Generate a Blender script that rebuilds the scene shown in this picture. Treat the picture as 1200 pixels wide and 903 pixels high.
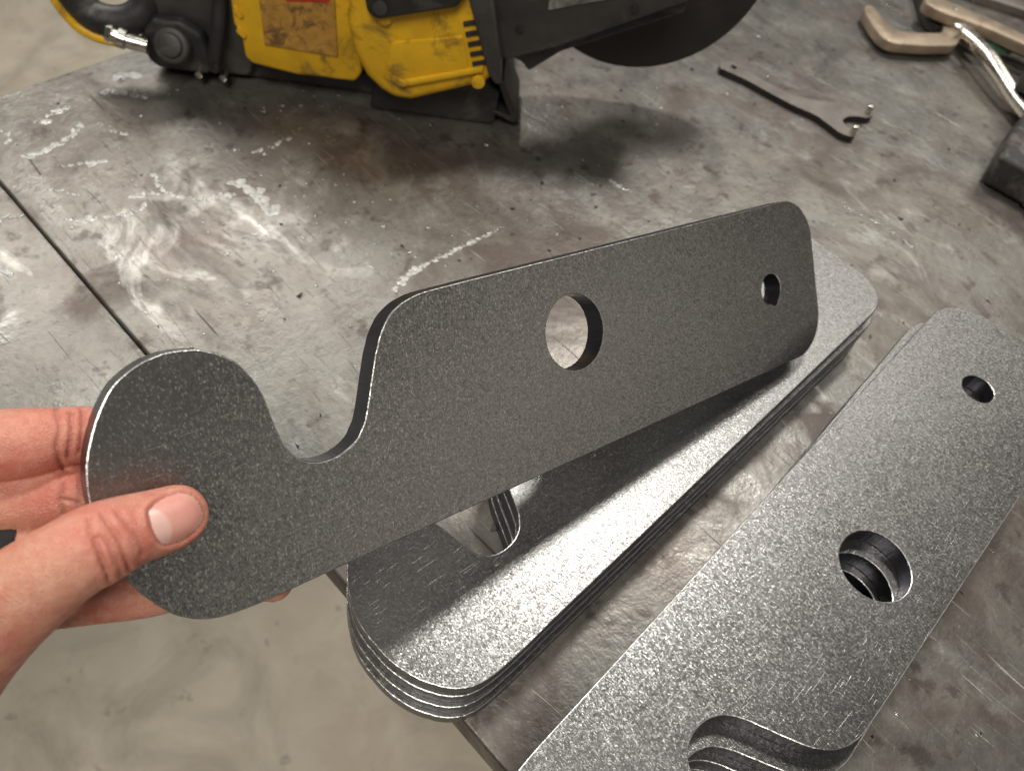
import bpy, bmesh, math, random
import numpy as np
from mathutils import Vector, Matrix
from mathutils.bvhtree import BVHTree
R_ = math.radians
random.seed(7)
rng = np.random.default_rng(7)
for o in list(bpy.data.objects): bpy.data.objects.remove(o)
scene = bpy.context.scene
COL = scene.collection

# ---------------------------------------------------------------- camera
cd = bpy.data.cameras.new("camera"); cam = bpy.data.objects.new("camera", cd); COL.objects.link(cam)
rot = Matrix([[0.97205,-0.234774,-0.0],[0.192926,0.798784,-0.569846],[0.133785,0.553919,0.821752]])
cam.matrix_world = Matrix.Translation(Vector([0,0,0.43688])) @ rot.to_4x4()
cd.sensor_fit = 'HORIZONTAL'; cd.sensor_width = 36; cd.lens = 27.0185
cd.clip_start = 0.01; cd.clip_end = 60
cd.dof.use_dof = True; cd.dof.focus_distance = 0.35; cd.dof.aperture_fstop = 10.5
scene.camera = cam
# ---------------------------------------------------------------- light
w = bpy.data.worlds.new("World"); scene.world = w; w.use_nodes = True
bg = w.node_tree.nodes["Background"]; bg.inputs[0].default_value = (1.0, 0.96, 0.9, 1); bg.inputs[1].default_value = 0.04
def lamp(name, az, el, dist, sx, sy, power, col, target=(0.03, 0.2, 0.05), roll=0):
    l = bpy.data.lights.new(name, 'AREA'); l.shape = 'RECTANGLE'; l.size = sx; l.size_y = sy
    l.energy = power; l.color = col
    o = bpy.data.objects.new(name, l); COL.objects.link(o)
    a, e = R_(az), R_(el); d = Vector((math.cos(a)*math.cos(e), math.sin(a)*math.cos(e), math.sin(e)))
    o.location = Vector(target) + d*dist
    q = d.to_track_quat('Z', 'Y'); o.rotation_euler = (q.to_matrix() @ Matrix.Rotation(R_(roll), 3, 'Z')).to_euler()
    return o
lamp("ceiling_lamp", 80, 61, 2.4, 0.28, 0.34, 29, (1.0, 0.985, 0.95))
lamp("strip_lamp", 134, 37, 3.4, 2.4, 0.45, 46, (1.0, 0.985, 0.945))
lamp("far_lamp", 60, 40, 3.6, 1.2, 0.5, 11, (1.0, 0.965, 0.91))
lamp("side_fill", -8, 18, 3.6, 3.2, 1.2, 10, (1.0, 0.92, 0.83))  # added fill, no real fixture: lifts the held plate's front face
lamp("front_fill", 266, 60, 2.8, 1.0, 1.0, 42, (1.0, 0.955, 0.885))  # added fill from behind the camera for skin, saw and floor
vs = scene.view_settings; vs.view_transform = 'Standard'; vs.look = 'None'; vs.exposure = 0.27; vs.gamma = 1
vs.use_curve_mapping = False

# ---------------------------------------------------------------- helpers
def link(name, mesh, mat=None, parent=None, smooth=None):
    o = bpy.data.objects.new(name, mesh); COL.objects.link(o)
    if mat is not None:
        for m_ in (mat if isinstance(mat, (list, tuple)) else [mat]): mesh.materials.append(m_)
    if parent is not None: o.parent = parent
    if smooth is not None:
        mesh.shade_smooth()
        mesh.set_sharp_from_angle(angle=R_(smooth))
    return o
def tag(o, label=None, cat=None, group=None, kind=None):
    if label: o['label'] = label
    if cat: o['category'] = cat
    if group: o['group'] = group
    if kind: o['kind'] = kind
    return o
def empty(name, loc=(0, 0, 0), rz=0):
    o = bpy.data.objects.new(name, None); COL.objects.link(o); o.location = loc; o.rotation_euler = (0, 0, rz)
    o.empty_display_size = 0.02
    return o
def bm_mesh(bm, name):
    bmesh.ops.recalc_face_normals(bm, faces=bm.faces)
    me = bpy.data.meshes.new(name); bm.to_mesh(me); bm.free(); return me
def prism(bm, pts, a0, a1, axes='xz', bevel=0.0, seg=2):
    """outline in two axes, extruded along the third from a0 to a1"""
    def P(p, a):
        return {'xz': (p[0], a, p[1]), 'xy': (p[0], p[1], a), 'yz': (a, p[0], p[1])}[axes]
    b = bmesh.new()
    v0 = [b.verts.new(P(p, a0)) for p in pts]; v1 = [b.verts.new(P(p, a1)) for p in pts]
    b.faces.new(v0[::-1]); b.faces.new(v1)
    n = len(pts)
    for i in range(n): b.faces.new((v0[i], v0[(i+1) % n], v1[(i+1) % n], v1[i]))
    bmesh.ops.recalc_face_normals(b, faces=b.faces)
    if bevel > 0:
        es = [e for e in b.edges if len(e.link_faces) == 2 and e.calc_face_angle() > R_(25)]
        bmesh.ops.bevel(b, geom=es, offset=bevel, segments=seg, profile=0.5, affect='EDGES', clamp_overlap=True)
    tmp = bpy.data.meshes.new('tmp'); b.to_mesh(tmp); b.free(); bm.from_mesh(tmp); bpy.data.meshes.remove(tmp)
def box(bm, x0, x1, y0, y1, z0, z1, bevel=0.0, seg=2):
    prism(bm, [(x0, z0), (x1, z0), (x1, z1), (x0, z1)], y0, y1, 'xz', bevel, seg)
def cyl(bm, p0, p1, r0, r1=None, n=20, bevel=0.0):
    p0, p1 = Vector(p0), Vector(p1); r1 = r0 if r1 is None else r1
    q = (p1-p0).to_track_quat('Z', 'Y'); b = bmesh.new()
    bmesh.ops.create_cone(b, cap_ends=True, segments=n, radius1=r0, radius2=r1, depth=(p1-p0).length)
    if bevel > 0:
        es = [e for e in b.edges if e.calc_face_angle(0) > R_(50)]
        bmesh.ops.bevel(b, geom=es, offset=bevel, segments=2, profile=0.5, affect='EDGES')
    bmesh.ops.transform(b, matrix=Matrix.Translation((p0+p1)/2) @ q.to_matrix().to_4x4(), verts=b.verts)
    tmp = bpy.data.meshes.new('tmp'); b.to_mesh(tmp); b.free(); bm.from_mesh(tmp); bpy.data.meshes.remove(tmp)
def catmull(pts, n=6, closed=False):
    P = [np.array(p, float) for p in pts]; N = len(P); out = []
    rngi = range(N) if closed else range(N-1)
    for i in rngi:
        if closed: p0, p1, p2, p3 = P[i-1], P[i], P[(i+1) % N], P[(i+2) % N]
        else: p0, p1, p2, p3 = P[max(i-1, 0)], P[i], P[i+1], P[min(i+2, N-1)]
        d0, d1, d2 = [max(np.linalg.norm(b[:2]-a[:2]), 1e-9)**.5 for a, b in ((p0, p1), (p1, p2), (p2, p3))]
        m1 = (p2-p0)/(d0+d1)*d1 if np.any(p1 != p0) else p2-p1
        m2 = (p3-p1)/(d1+d2)*d1 if np.any(p3 != p2) else p2-p1
        m1 = (p1-p0)/d0*d1 - (p2-p0)/(d0+d1)*d1 + (p2-p1) if np.any(p1 != p0) else p2-p1
        m2 = (p2-p1) - (p3-p1)/(d1+d2)*d1 + (p3-p2)/d2*d1 if np.any(p3 != p2) else p2-p1
        for k in range(n):
            t = k/n; t2, t3 = t*t, t*t*t
            out.append((2*t3-3*t2+1)*p1+(t3-2*t2+t)*m1+(-2*t3+3*t2)*p2+(t3-t2)*m2)
    if not closed: out.append(P[-1])
    return out
def tube(bm, pts, radii, n=12, cap=True, flat=1.0):
    pts = [Vector(p) for p in pts]
    if not hasattr(radii, '__len__'): radii = [radii]*len(pts)
    rings = []; up = Vector((0, 0, 1))
    for i, p in enumerate(pts):
        t = (pts[min(i+1, len(pts)-1)]-pts[max(i-1, 0)]).normalized()
        s = t.cross(up)
        if s.length < 1e-3: s = t.cross(Vector((0, 1, 0)))
        s.normalize(); u = s.cross(t).normalized()
        rings.append([bm.verts.new(p+(s*math.cos(2*math.pi*k/n)+u*flat*math.sin(2*math.pi*k/n))*radii[i]) for k in range(n)])
    for a, b in zip(rings[:-1], rings[1:]):
        for k in range(n): bm.faces.new((a[k], a[(k+1) % n], b[(k+1) % n], b[k]))
    if cap: bm.faces.new(rings[0][::-1]); bm.faces.new(rings[-1])

def ball_tmpl(n, m_):
    v = [(0, 0, 1)]; f = []
    for a in range(1, m_):
        for k in range(n): v.append((math.sin(math.pi*a/m_)*math.cos(2*math.pi*k/n), math.sin(math.pi*a/m_)*math.sin(2*math.pi*k/n), math.cos(math.pi*a/m_)))
    v.append((0, 0, -1)); L = len(v)-1
    for k in range(n):
        k2 = (k+1) % n
        f.append((0, 1+k, 1+k2)); f.append((L, L-n+k2, L-n+k))
        for a in range(m_-2): f.append((1+a*n+k, 1+(a+1)*n+k, 1+(a+1)*n+k2, 1+a*n+k2))
    return np.array(v), f
# ---------------------------------------------------------------- materials
class NT:
    def __init__(s, name):
        s.m = bpy.data.materials.new(name); s.m.use_nodes = True; s.t = s.m.node_tree; s.N = s.t.nodes; s.L = s.t.links
        s.b = s.N["Principled BSDF"]
        s.co = s.N.new("ShaderNodeTexCoord").outputs["Object"]
    def set(s, sock, v):
        if hasattr(v, 'is_linked') or isinstance(v, bpy.types.NodeSocket): s.L.new(v, sock)
        else: sock.default_value = v
    def node(s, typ, props=None, **ins):
        n = s.N.new(typ)
        for k, v in (props or {}).items(): setattr(n, k, v)
        for k, v in ins.items():
            k2 = int(k[1:]) if k[0] == 'i' and k[1:].isdigit() else k.replace('_', ' ')
            s.set(n.inputs[k2], v)
        return n
    def mapping(s, scale=(1, 1, 1), rz=0, vec=None, loc=(0, 0, 0)):
        return s.node("ShaderNodeMapping", Vector=vec or s.co, Scale=scale, Rotation=(0, 0, rz), Location=loc).outputs[0]
    def noise(s, scale, detail=4, rough=.55, vec=None, dist=0, col=False):
        n = s.node("ShaderNodeTexNoise", Vector=vec or s.co, Scale=scale, Detail=detail, Roughness=rough, Distortion=dist)
        return n.outputs['Color' if col else 0]
    def ramp(s, fac, *stops):
        n = s.N.new("ShaderNodeValToRGB"); s.L.new(fac, n.inputs[0]); e = n.color_ramp.elements
        while len(e) < len(stops): e.new(0.5)
        for el, (p, c) in zip(e, stops):
            el.position = p; el.color = (c, c, c, 1) if not hasattr(c, '__len__') else (*c, 1)
        return n.outputs[0]
    def mix(s, fac, a, b, mode='MIX'):
        n = s.N.new("ShaderNodeMix"); n.data_type = 'RGBA'; n.blend_type = mode
        s.set(n.inputs[0], fac)
        for i, v in ((6, a), (7, b)):
            s.set(n.inputs[i], (*v, 1) if isinstance(v, tuple) and len(v) == 3 else v)
        return n.outputs[2]
    def math(s, op, a, b=0.0):
        n = s.N.new("ShaderNodeMath"); n.operation = op; s.set(n.inputs[0], a); s.set(n.inputs[1], b); return n.outputs[0]
    def bump(s, h, strength, dist, normal=None):
        n = s.node("ShaderNodeBump", Height=h, Strength=strength, Distance=dist)
        if normal is not None: s.L.new(normal, n.inputs['Normal'])
        return n.outputs[0]
    def out(s, **k):
        for a, v in k.items():
            sock = s.b.inputs[a.replace('_', ' ')]
            if isinstance(v, tuple) and len(v) == 3 and sock.type == 'RGBA': v = (*v, 1)
            s.set(sock, v)
        return s.m
    def scratches(s, angle, length, width, thr, seed=0.0):
        """thin lines: noise squeezed in one direction and cut high"""
        wob = s.mix(0.03, s.co, s.noise(6, 2, col=True), 'ADD')
        v = s.mapping((1/length, 1/width, 1), angle, vec=wob, loc=(seed, seed*2.3, 0))
        return s.ramp(s.noise(1, 1, .4, vec=v), (thr, 0), (thr+.05, 1))

def steel_plate_material():
    s = NT("mill_finish_steel")
    g1 = s.noise(2000, 2, .6); g2 = s.noise(700, 3, .6); big = s.noise(14, 5, .6)
    flake = s.node("ShaderNodeTexVoronoi", {'feature': 'F1'}, Vector=s.mapping((1, .45, 1), .6), Scale=2500)
    fl = s.node("ShaderNodeSeparateColor", Color=flake.outputs['Color']).outputs[0]
    sc = s.math('MAXIMUM', s.scratches(.35, .022, .0004, .73), s.math('MAXIMUM', s.scratches(1.5, .015, .0004, .735, 3.1), s.scratches(-.7, .012, .0004, .74, 7.7)))
    base = s.mix(s.ramp(big, (.35, 0), (.7, 1)), (.22, .214, .203), (.255, .25, .24))
    base = s.mix(s.ramp(g2, (.42, 0), (.62, .6)), base, (.165, .158, .148))
    base = s.mix(s.ramp(fl, (.88, 0), (.97, .3)), base, (.72, .71, .68))
    base = s.mix(s.math('MULTIPLY', sc, .5), base, (.75, .74, .72))
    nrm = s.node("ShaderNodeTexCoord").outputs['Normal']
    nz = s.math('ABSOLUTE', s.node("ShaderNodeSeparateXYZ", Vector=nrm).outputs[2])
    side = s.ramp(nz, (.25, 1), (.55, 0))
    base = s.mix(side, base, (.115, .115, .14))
    rim_glint = s.math('MULTIPLY', s.ramp(nz, (.5, 0), (.6, 1)), s.ramp(nz, (.93, 1), (.975, 0)))
    base = s.mix(s.math('MULTIPLY', rim_glint, s.ramp(s.noise(90, 3), (.35, .35), (.6, 1))), base, (.62, .61, .58))  # worn bevels, painted brighter to stand for edge highlights
    rough = s.ramp(g2, (.3, .26), (.7, .34))
    rough = s.math('ADD', rough, s.math('MULTIPLY', s.ramp(big, (.3, 0), (.7, 1)), .06))
    fl2 = s.node("ShaderNodeTexVoronoi", {'feature': 'F1'}, Vector=s.mapping((.5, 1, 1), -.5), Scale=1250)
    def vm(op, a, b_): n = s.N.new("ShaderNodeVectorMath"); n.operation = op; s.set(n.inputs[0], a); s.set(n.inputs[1], b_); return n.outputs[0]
    geo_n = s.N.new("ShaderNodeNewGeometry").outputs['Normal']
    t1 = vm('MULTIPLY', vm('SUBTRACT', flake.outputs['Color'], (.5, .5, .5)), (.165, .165, .165))
    t2 = vm('MULTIPLY', vm('SUBTRACT', fl2.outputs['Color'], (.5, .5, .5)), (.05, .05, .05))
    tilt = vm('NORMALIZE', vm('ADD', geo_n, vm('ADD', t1, t2)), (0, 0, 0))
    b = s.bump(g1, .4, .00012, tilt); b = s.bump(sc, .3, .0001, b)
    stri = s.noise(1, 2, .5, vec=s.mapping((500, 500, 40)))
    b2 = s.bump(stri, .5, .0005)
    bb = s.node("ShaderNodeMix", {'data_type': 'VECTOR'}, i0=side, i4=b, i5=b2).outputs[1]
    return s.out(Base_Color=base, Metallic=.96, Roughness=rough, Normal=bb)
def table_material(name="worn_table_steel", tint=1.0):
    s = NT(name)
    big = s.noise(4, 7, .62, dist=.6); mid = s.noise(22, 6, .65, dist=.4); fine = s.noise(160, 4, .6); grit = s.noise(520, 2, .6)
    stain = s.noise(6.5, 8, .68, dist=1.0, vec=s.mapping((1, 1.5, 1), .6, loc=(3.1, 1.7, 0)))
    stain2 = s.noise(16, 7, .66, dist=.8, vec=s.mapping((1, 1, 1), .2, loc=(1.1, 5.7, 0)))
    spot = s.noise(42, 5, .6, vec=s.mapping((1, 1, 1), 0, loc=(7.1, 2.2, 0)))
    base = s.mix(s.ramp(big, (.36, 0), (.64, 1)), (.180, .155, .132), (.220, .218, .198))
    base = s.mix(s.ramp(mid, (.42, 0), (.66, .7)), base, (.275, .258, .225))
    base = s.mix(s.ramp(s.noise(13, 6, .7, dist=.5, vec=s.mapping((1, 1, 1), 0, loc=(9.1, 3.3, 0))), (.58, 0), (.74, .75)), base, (.46, .445, .405))
    base = s.mix(s.ramp(s.noise(19, 5, .6, dist=.5, vec=s.mapping((1, 1, 1), 0, loc=(4.4, 8.3, 0))), (.64, 0), (.76, .4)), base, (.18, .105, .08))
    base = s.mix(s.ramp(stain2, (.50, 0), (.68, .6)), base, (.145, .118, .102))
    base = s.mix(s.ramp(stain, (.475, 0), (.62, .75)), base, (.105, .080, .068))
    base = s.mix(s.ramp(spot, (.585, 0), (.66, .7)), base, (.08, .062, .052))
    base = s.mix(s.ramp(s.noise(95, 5, .7, dist=.4), (.58, 0), (.68, .6)), base, (.085, .065, .05))
    base = s.mix(s.ramp(fine, (.5, 0), (.8, .5)), base, (.13, .115, .10))
    lt = s.math('MAXIMUM', s.scratches(.5, .09, .0026, .745, 1.3), s.math('MAXIMUM', s.scratches(-.9, .06, .0018, .755, 4.7), s.math('MAXIMUM', s.scratches(2.2, .05, .0016, .75, 9.2), s.math('MAXIMUM', s.scratches(1.2, .11, .0011, .74, 2.2), s.scratches(-.2, .1, .001, .74, 5.9)))))
    dk = s.math('MAXIMUM', s.scratches(-.55, .06, .0032, .765, 12.3), s.scratches(.75, .08, .0032, .755, 6.6))
    base = s.mix(s.math('MULTIPLY', lt, .55), base, (.62, .60, .54))
    base = s.mix(s.math('MULTIPLY', dk, .75), base, (.06, .048, .04))
    rough = s.ramp(mid, (.3, .33), (.7, .50))
    rough = s.math('ADD', rough, s.math('MULTIPLY', s.ramp(stain, (.48, 0), (.62, 1)), .14))
    gp = s.ramp(s.noise(15, 5, .62, dist=.9, vec=s.mapping((1, 1.7, 1), -.25, loc=(2.2, 6.1, 0))), (.54, 0), (.66, 1))
    gp = s.math('MULTIPLY', gp, s.ramp(s.noise(3.2, 2, .5, vec=s.mapping((1, 1, 1), 0, loc=(5.3, .4, 0))), (.42, 0), (.56, 1)))
    rough = s.math('SUBTRACT', rough, s.math('MULTIPLY', gp, .10))
    base = s.mix(s.math('MULTIPLY', gp, .36), base, (.46, .455, .42))  # pale sheen of the smooth ground patches also put into the colour
    b = s.bump(mid, .16, .004); b = s.bump(fine, .25, .0012, b); b = s.bump(s.math('MULTIPLY', s.noise(75, 3, .6, vec=s.mapping((1, 2.2, 1), .4)), gp), .16, .002, b); b = s.bump(grit, .3, .0004, b); b = s.bump(s.math('SUBTRACT', lt, dk), .5, .0008, b)
    return s.out(Base_Color=base, Metallic=.72, Roughness=rough, Normal=b)
def plain(name, col, rough=.5, metal=0.0, var=.25, scale=60, bump=.2, dirt=None, dirt_thr=.55, coat=0.0):
    s = NT(name)
    n = s.noise(scale, 5, .6); f = s.noise(scale*9, 3, .6)
    base = s.mix(s.ramp(n, (.3, 0), (.7, 1)), tuple(c*(1-var) for c in col), tuple(min(1, c*(1+var)) for c in col))
    if dirt: base = s.mix(s.ramp(s.noise(scale*.6, 7, .7, dist=.8), (dirt_thr, 0), (dirt_thr+.12, .85)), base, dirt)
    r = s.math('ADD', s.math('MULTIPLY', n, .25), rough-.12)
    return s.out(Base_Color=base, Roughness=r, Metallic=metal, Normal=s.bump(f, bump, .0006), Coat_Weight=coat)
def concrete():
    s = NT("concrete_floor")
    a = s.noise(1.6, 8, .6); b = s.noise(9, 6, .65, dist=.5); c = s.noise(60, 4, .6)
    base = s.mix(s.ramp(a, (.3, 0), (.7, 1)), (.42, .355, .265), (.50, .44, .345))
    base = s.mix(s.ramp(b, (.42, 0), (.68, .75)), base, (.56, .50, .40))
    base = s.mix(s.ramp(s.noise(4.5, 7, .68, dist=1), (.5, 0), (.66, .6)), base, (.27, .235, .18))
    base = s.mix(s.ramp(s.noise(22, 5, .6, dist=.3), (.64, 0), (.72, .7)), base, (.20, .18, .15))
    return s.out(Base_Color=base, Roughness=.62, Normal=s.bump(c, .2, .001))
def skin():
    s = NT("skin")
    a = s.noise(45, 4, .6); b = s.noise(160, 4, .6); f = s.node("ShaderNodeTexVoronoi", {'feature': 'DISTANCE_TO_EDGE'}, Vector=s.co, Scale=1100).outputs[0]
    base = s.mix(s.ramp(a, (.35, 0), (.68, 1)), (.57, .28, .185), (.53, .165, .115))
    base = s.mix(s.ramp(b, (.45, 0), (.7, .45)), base, (.66, .385, .28))
    att = s.node("ShaderNodeAttribute", {'attribute_name': 'crease'}).outputs[2]
    base = s.mix(att, base, (.33, .11, .075))
    red = s.node("ShaderNodeAttribute", {'attribute_name': 'flush'}).outputs[2]
    base = s.mix(s.ramp(s.noise(85, 5, .65, dist=.6), (.52, 0), (.70, .6)), base, (.52, .155, .12))
    base = s.mix(s.ramp(s.noise(420, 3, .6), (.5, 0), (.72, .3)), base, (.66, .41, .30))
    base = s.mix(s.math('MULTIPLY', red, .6), base, (.60, .17, .125))
    bb = s.bump(f, .7, .0006); bb = s.bump(b, .4, .0014, bb)
    return s.out(Base_Color=base, Roughness=s.ramp(s.noise(240, 3), (.3, .36), (.7, .54)), Normal=bb, Subsurface_Weight=.25, Subsurface_Radius=(.006, .0022, .0012), Subsurface_Scale=.6, Specular_IOR_Level=.4)

STEEL = steel_plate_material(); TABLE = table_material(); FLOOR = concrete(); SKIN = skin()
YELLOW = plain("yellow_housing", (.76, .43, .012), .46, 0, .16, 38, .2, (.13, .075, .03), .515)
BLACK = plain("black_plastic", (.022, .021, .020), .5, 0, .4, 50, .3, (.075, .065, .055), .52)
GREY = plain("dark_grey_casting", (.055, .052, .048), .5, .2, .3, 40, .3, (.11, .10, .085), .56)
HOUSING = plain("dusty_dark_housing", (.075, .068, .06), .6, 0, .3, 40, .3, (.13, .11, .09), .5)
ORANGE = plain("worn_orange_label", (.48, .25, .045), .5, 0, .25, 120, .1, (.10, .055, .025), .50)
RED = plain("red_strip", (.5, .03, .015), .5, 0, .2, 60)
BRASS = plain("plated_fitting", (.72, .68, .60), .25, 1.0, .15, 80)
DISC = plain("dark_disc", (.022, .016, .014), .62, 0, .3, 40, .4, (.045, .03, .025), .55)
WEAR = plain("worn_silver_label", (.30, .29, .27), .45, .4, .3, 90, .2, (.08, .075, .07), .5)
TAN = plain("dull_plated_steel", (.35, .275, .20), .45, .55, .2, 60, .2, (.2, .13, .08), .58)
CHROME = plain("bright_plated_steel", (.66, .62, .55), .26, 1.0, .12, 60, .15, (.3, .24, .17), .62)
GREEN = plain("green_coating", (.06, .15, .095), .5, 0, .2, 60)
DARKSTEEL = plain("dark_oxide_steel", (.05, .045, .042), .5, .6, .3, 60)
WRENCH = plain("grey_flat_steel", (.20, .18, .16), .5, .7, .18, 50, .2, (.15, .12, .095), .6)
SIDE_SHADE = plain("dark_reflection_edge", (.035, .03, .028), .55, .5, .3, 80)  # wrench sides painted dark for the dark surroundings they reflect
RUBBER = plain("scuffed_black_block", (.028, .025, .024), .6, .1, .5, 55, .9, (.12, .10, .085), .49)
RINGM = plain("black_silicone", (.006, .006, .006), .75)
WELDM = plain("bright_weld_metal", (.58, .57, .535), .30, 1.0, .3, 300, .8)

# ---------------------------------------------------------------- the setting
bm = bmesh.new(); bmesh.ops.create_grid(bm, x_segments=2, y_segments=2, size=9)
fl = link("floor", bm_mesh(bm, "floor"), FLOOR); fl.location = (0, 0, -.9); tag(fl, kind='structure')

SD = Vector((.82615, -.56344, 0)); ND = Vector((.56344, .82615, 0)); CORNER = Vector((-.483, .4255, 0))
ang = math.atan2(SD.y, SD.x)
tb = empty("welding_table", CORNER, ang); tag(tb, "scarred grey steel welding table with scratches and weld beads", "table")
bm = bmesh.new(); box(bm, 0, 1.3, 0, 1.5, -.028, 0, .0022, 4)
top = link("tabletop", bm_mesh(bm, "tabletop"), TABLE, tb, 30)
for (x, y) in ((.28, .26), (1.24, .26), (.06, 1.44), (1.24, 1.44)):
    bm = bmesh.new(); box(bm, x-.03, x+.03, y-.03, y+.03, -.9, -.028, .003); link("leg", bm_mesh(bm, "leg"), DARKSTEEL, tb, 30)
lf = empty("side_table", CORNER, ang); tag(lf, "worn steel table leaf butted against the left side of the welding table", "table")
bm = bmesh.new(); box(bm, -.05, .362, -.75, -.0012, -.03, -.0004, .001, 2)
lt_ = link("tabletop", bm_mesh(bm, "leaf_top"), TABLE, lf, 30)
for (x, y) in ((0, -.7), (.12, -.7)):
    bm = bmesh.new(); box(bm, x-.025, x+.025, y-.025, y+.025, -.9, -.03, .003); link("leg", bm_mesh(bm, "leaf_leg"), DARKSTEEL, lf, 30)

LEAF = lambda: lf
inv = Matrix.Rotation(-ang, 4, 'Z') @ Matrix.Translation(-CORNER)
DV, DF = ball_tmpl(8, 6)
def lumps(name, centres, parent, mat=None):
    sv, sf = [], []
    for (x, y, r, ra, an, h) in centres:
        o_ = len(sv)*len(DV); d_ = DV*[r*ra, r, r*h]
        sv.append(np.c_[d_[:, 0]*math.cos(an)-d_[:, 1]*math.sin(an)+x, d_[:, 0]*math.sin(an)+d_[:, 1]*math.cos(an)+y, d_[:, 2]]); sf += [tuple(k+o_ for k in f_) for f_ in DF]
    me_ = bpy.data.meshes.new(name); me_.from_pydata(np.vstack(sv).tolist(), [], sf)
    return link(name, me_, mat or WELDM, parent, 80)
for (wd, gap, onleaf, path) in [[0.0022,0.0028,0,[[-0.09993,0.36113],[-0.09731,0.37242],[-0.09099,0.38518],[-0.08563,0.39239]]],[0.0014,0.002,0,[[-0.08563,0.39239],[-0.07425,0.40539],[-0.06109,0.42114],[-0.04488,0.44123]]],[0.0009,0.003,0,[[-0.04488,0.44123],[-0.03551,0.45344]]],[0.0022,0.0022,0,[[-0.40611,0.40234],[-0.39693,0.40995],[-0.39141,0.41836],[-0.38584,0.43342],[-0.3855,0.45246]]],[0.0016,0.0022,0,[[-0.30868,0.41659],[-0.29793,0.40523],[-0.28456,0.40104],[-0.26564,0.40381],[-0.24394,0.41654]]],[0.0042,0.0034,0,[[-0.25015,0.43169],[-0.23905,0.42642],[-0.22911,0.42387],[-0.21838,0.41561],[-0.209,0.40706]]],[0.0022,0.0075,0,[[-0.37247,0.45866],[-0.36532,0.45575],[-0.35763,0.45308],[-0.34806,0.45227]]],[0.0034,0.004,0,[[-0.38924,0.5132],[-0.38444,0.52154],[-0.37455,0.52433]]],[0.0026,0.004,0,[[-0.39039,0.49652],[-0.37666,0.49839],[-0.35621,0.50171]]],[0.003,0.007,0,[[-0.41656,0.44377],[-0.41148,0.45486],[-0.40393,0.46711]]],[0.0024,0.005,0,[[-0.36796,0.40513],[-0.36074,0.41193],[-0.34954,0.41922]]],[0.002,0.004,0,[[-0.31556,0.389],[-0.30658,0.39516],[-0.29783,0.39928]]],[0.0022,0.006,0,[[-0.3422,0.35214],[-0.32442,0.36109],[-0.30973,0.37183],[-0.29894,0.38614]]],[0.002,0.008,0,[[-0.24836,0.46558],[-0.23951,0.47784],[-0.2311,0.49013],[-0.22305,0.50837]]],[0.0022,0.005,0,[[-0.26331,0.40464],[-0.24394,0.41654]]],[0.0012,0.0035,0,[[0.24816,0.57833],[0.26735,0.57139],[0.28993,0.56134],[0.31141,0.54477]]],[0.0012,0.006,0,[[0.00797,0.52882],[0.02354,0.52541],[0.0418,0.52975]]],[0.0024,0.006,0,[[0.04127,0.53409],[0.06067,0.52979]]],[0.0024,0.005,1,[[-0.38495,0.34004],[-0.38085,0.34604],[-0.37388,0.3494]]],[0.004,0.005,1,[[-0.35881,0.29864],[-0.35317,0.29312]]],[0.0022,0.006,0,[[-0.36993,0.37932],[-0.35991,0.37901],[-0.34989,0.3787]]],[0.0022,0.009,0,[[-0.43516,0.42546],[-0.4254,0.42049],[-0.42252,0.41087]]]]:
    P = [np.array((inv @ Vector((x, y, 0)))[:2]) for x, y in path]
    if len(P) > 2: P = [np.array(p) for p in catmull(P, 8)]
    cs = []; acc = 0.0
    for a, b in zip(P[:-1], P[1:]):
        L = np.linalg.norm(b-a)
        while acc < L:
            p = a+(b-a)*acc/L; an = math.atan2(*(b-a)[::-1])
            r = wd*(.30+.85*rng.random()**2)
            cs.append((p[0]+rng.normal(0, wd*.55), p[1]+rng.normal(0, wd*.55), r, 1.0+rng.random()*.9, an+rng.normal(0, .8), .05+.13*rng.random()))
            acc += gap*.42*(.5+1.0*rng.random())
        acc -= L
    lumps("weld_bead", cs, LEAF() if onleaf else tb)
# spatter: hundreds of tiny solidified drops on the tabletop
SV, SF = [], []
clus = [(.18, .10, .09), (.30, .14, .06), (.12, .22, .08), (.42, .30, .25), (.62, .55, .3), (.30, .38, .12), (.75, .25, .2)]
for i in range(420):
    cx, cy, sd = clus[i % len(clus)]
    x, y = rng.normal(cx, sd), rng.normal(cy, sd)
    if not (.01 < x < 1.28 and .01 < y < 1.4): continue
    r = .0005+.0011*rng.random()**3
    o_ = len(SV)*len(DV); k_ = 1+rng.random(); an = rng.random()*3
    d_ = DV*[r*k_, r, r*.55]; SV.append(np.c_[d_[:, 0]*math.cos(an)-d_[:, 1]*math.sin(an)+x, d_[:, 0]*math.sin(an)+d_[:, 1]*math.cos(an)+y, d_[:, 2]]); SF += [tuple(k+o_ for k in f_) for f_ in DF]
ms = bpy.data.meshes.new("weld_spatter"); ms.from_pydata(np.vstack(SV).tolist(), [], SF)
GV, GF = [], []
for k in range(900):
    x, y = (1.28*rng.random(), 1.3*rng.random()) if k % 3 else (rng.normal(.45, .2), rng.normal(.35, .2))
    if not (.01 < x < 1.28 and .01 < y < 1.4): continue
    o_ = len(GV)*4; r = .0004+.0009*rng.random()**3
    GV.append(rng.normal(0, r, (4, 3))*[1.6, 1.6, .5]+[x, y, r*.5]); GF += [(o_, o_+1, o_+2), (o_, o_+1, o_+3), (o_, o_+2, o_+3), (o_+1, o_+2, o_+3)]
mg = bpy.data.meshes.new("grit"); mg.from_pydata(np.vstack(GV).tolist(), [], GF)
gr = link("grit", mg, DARKSTEEL, tb); gr['kind'] = 'stuff'
sp = link("weld_spatter", ms, WELDM, tb, 80); sp['kind'] = 'stuff'

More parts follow.
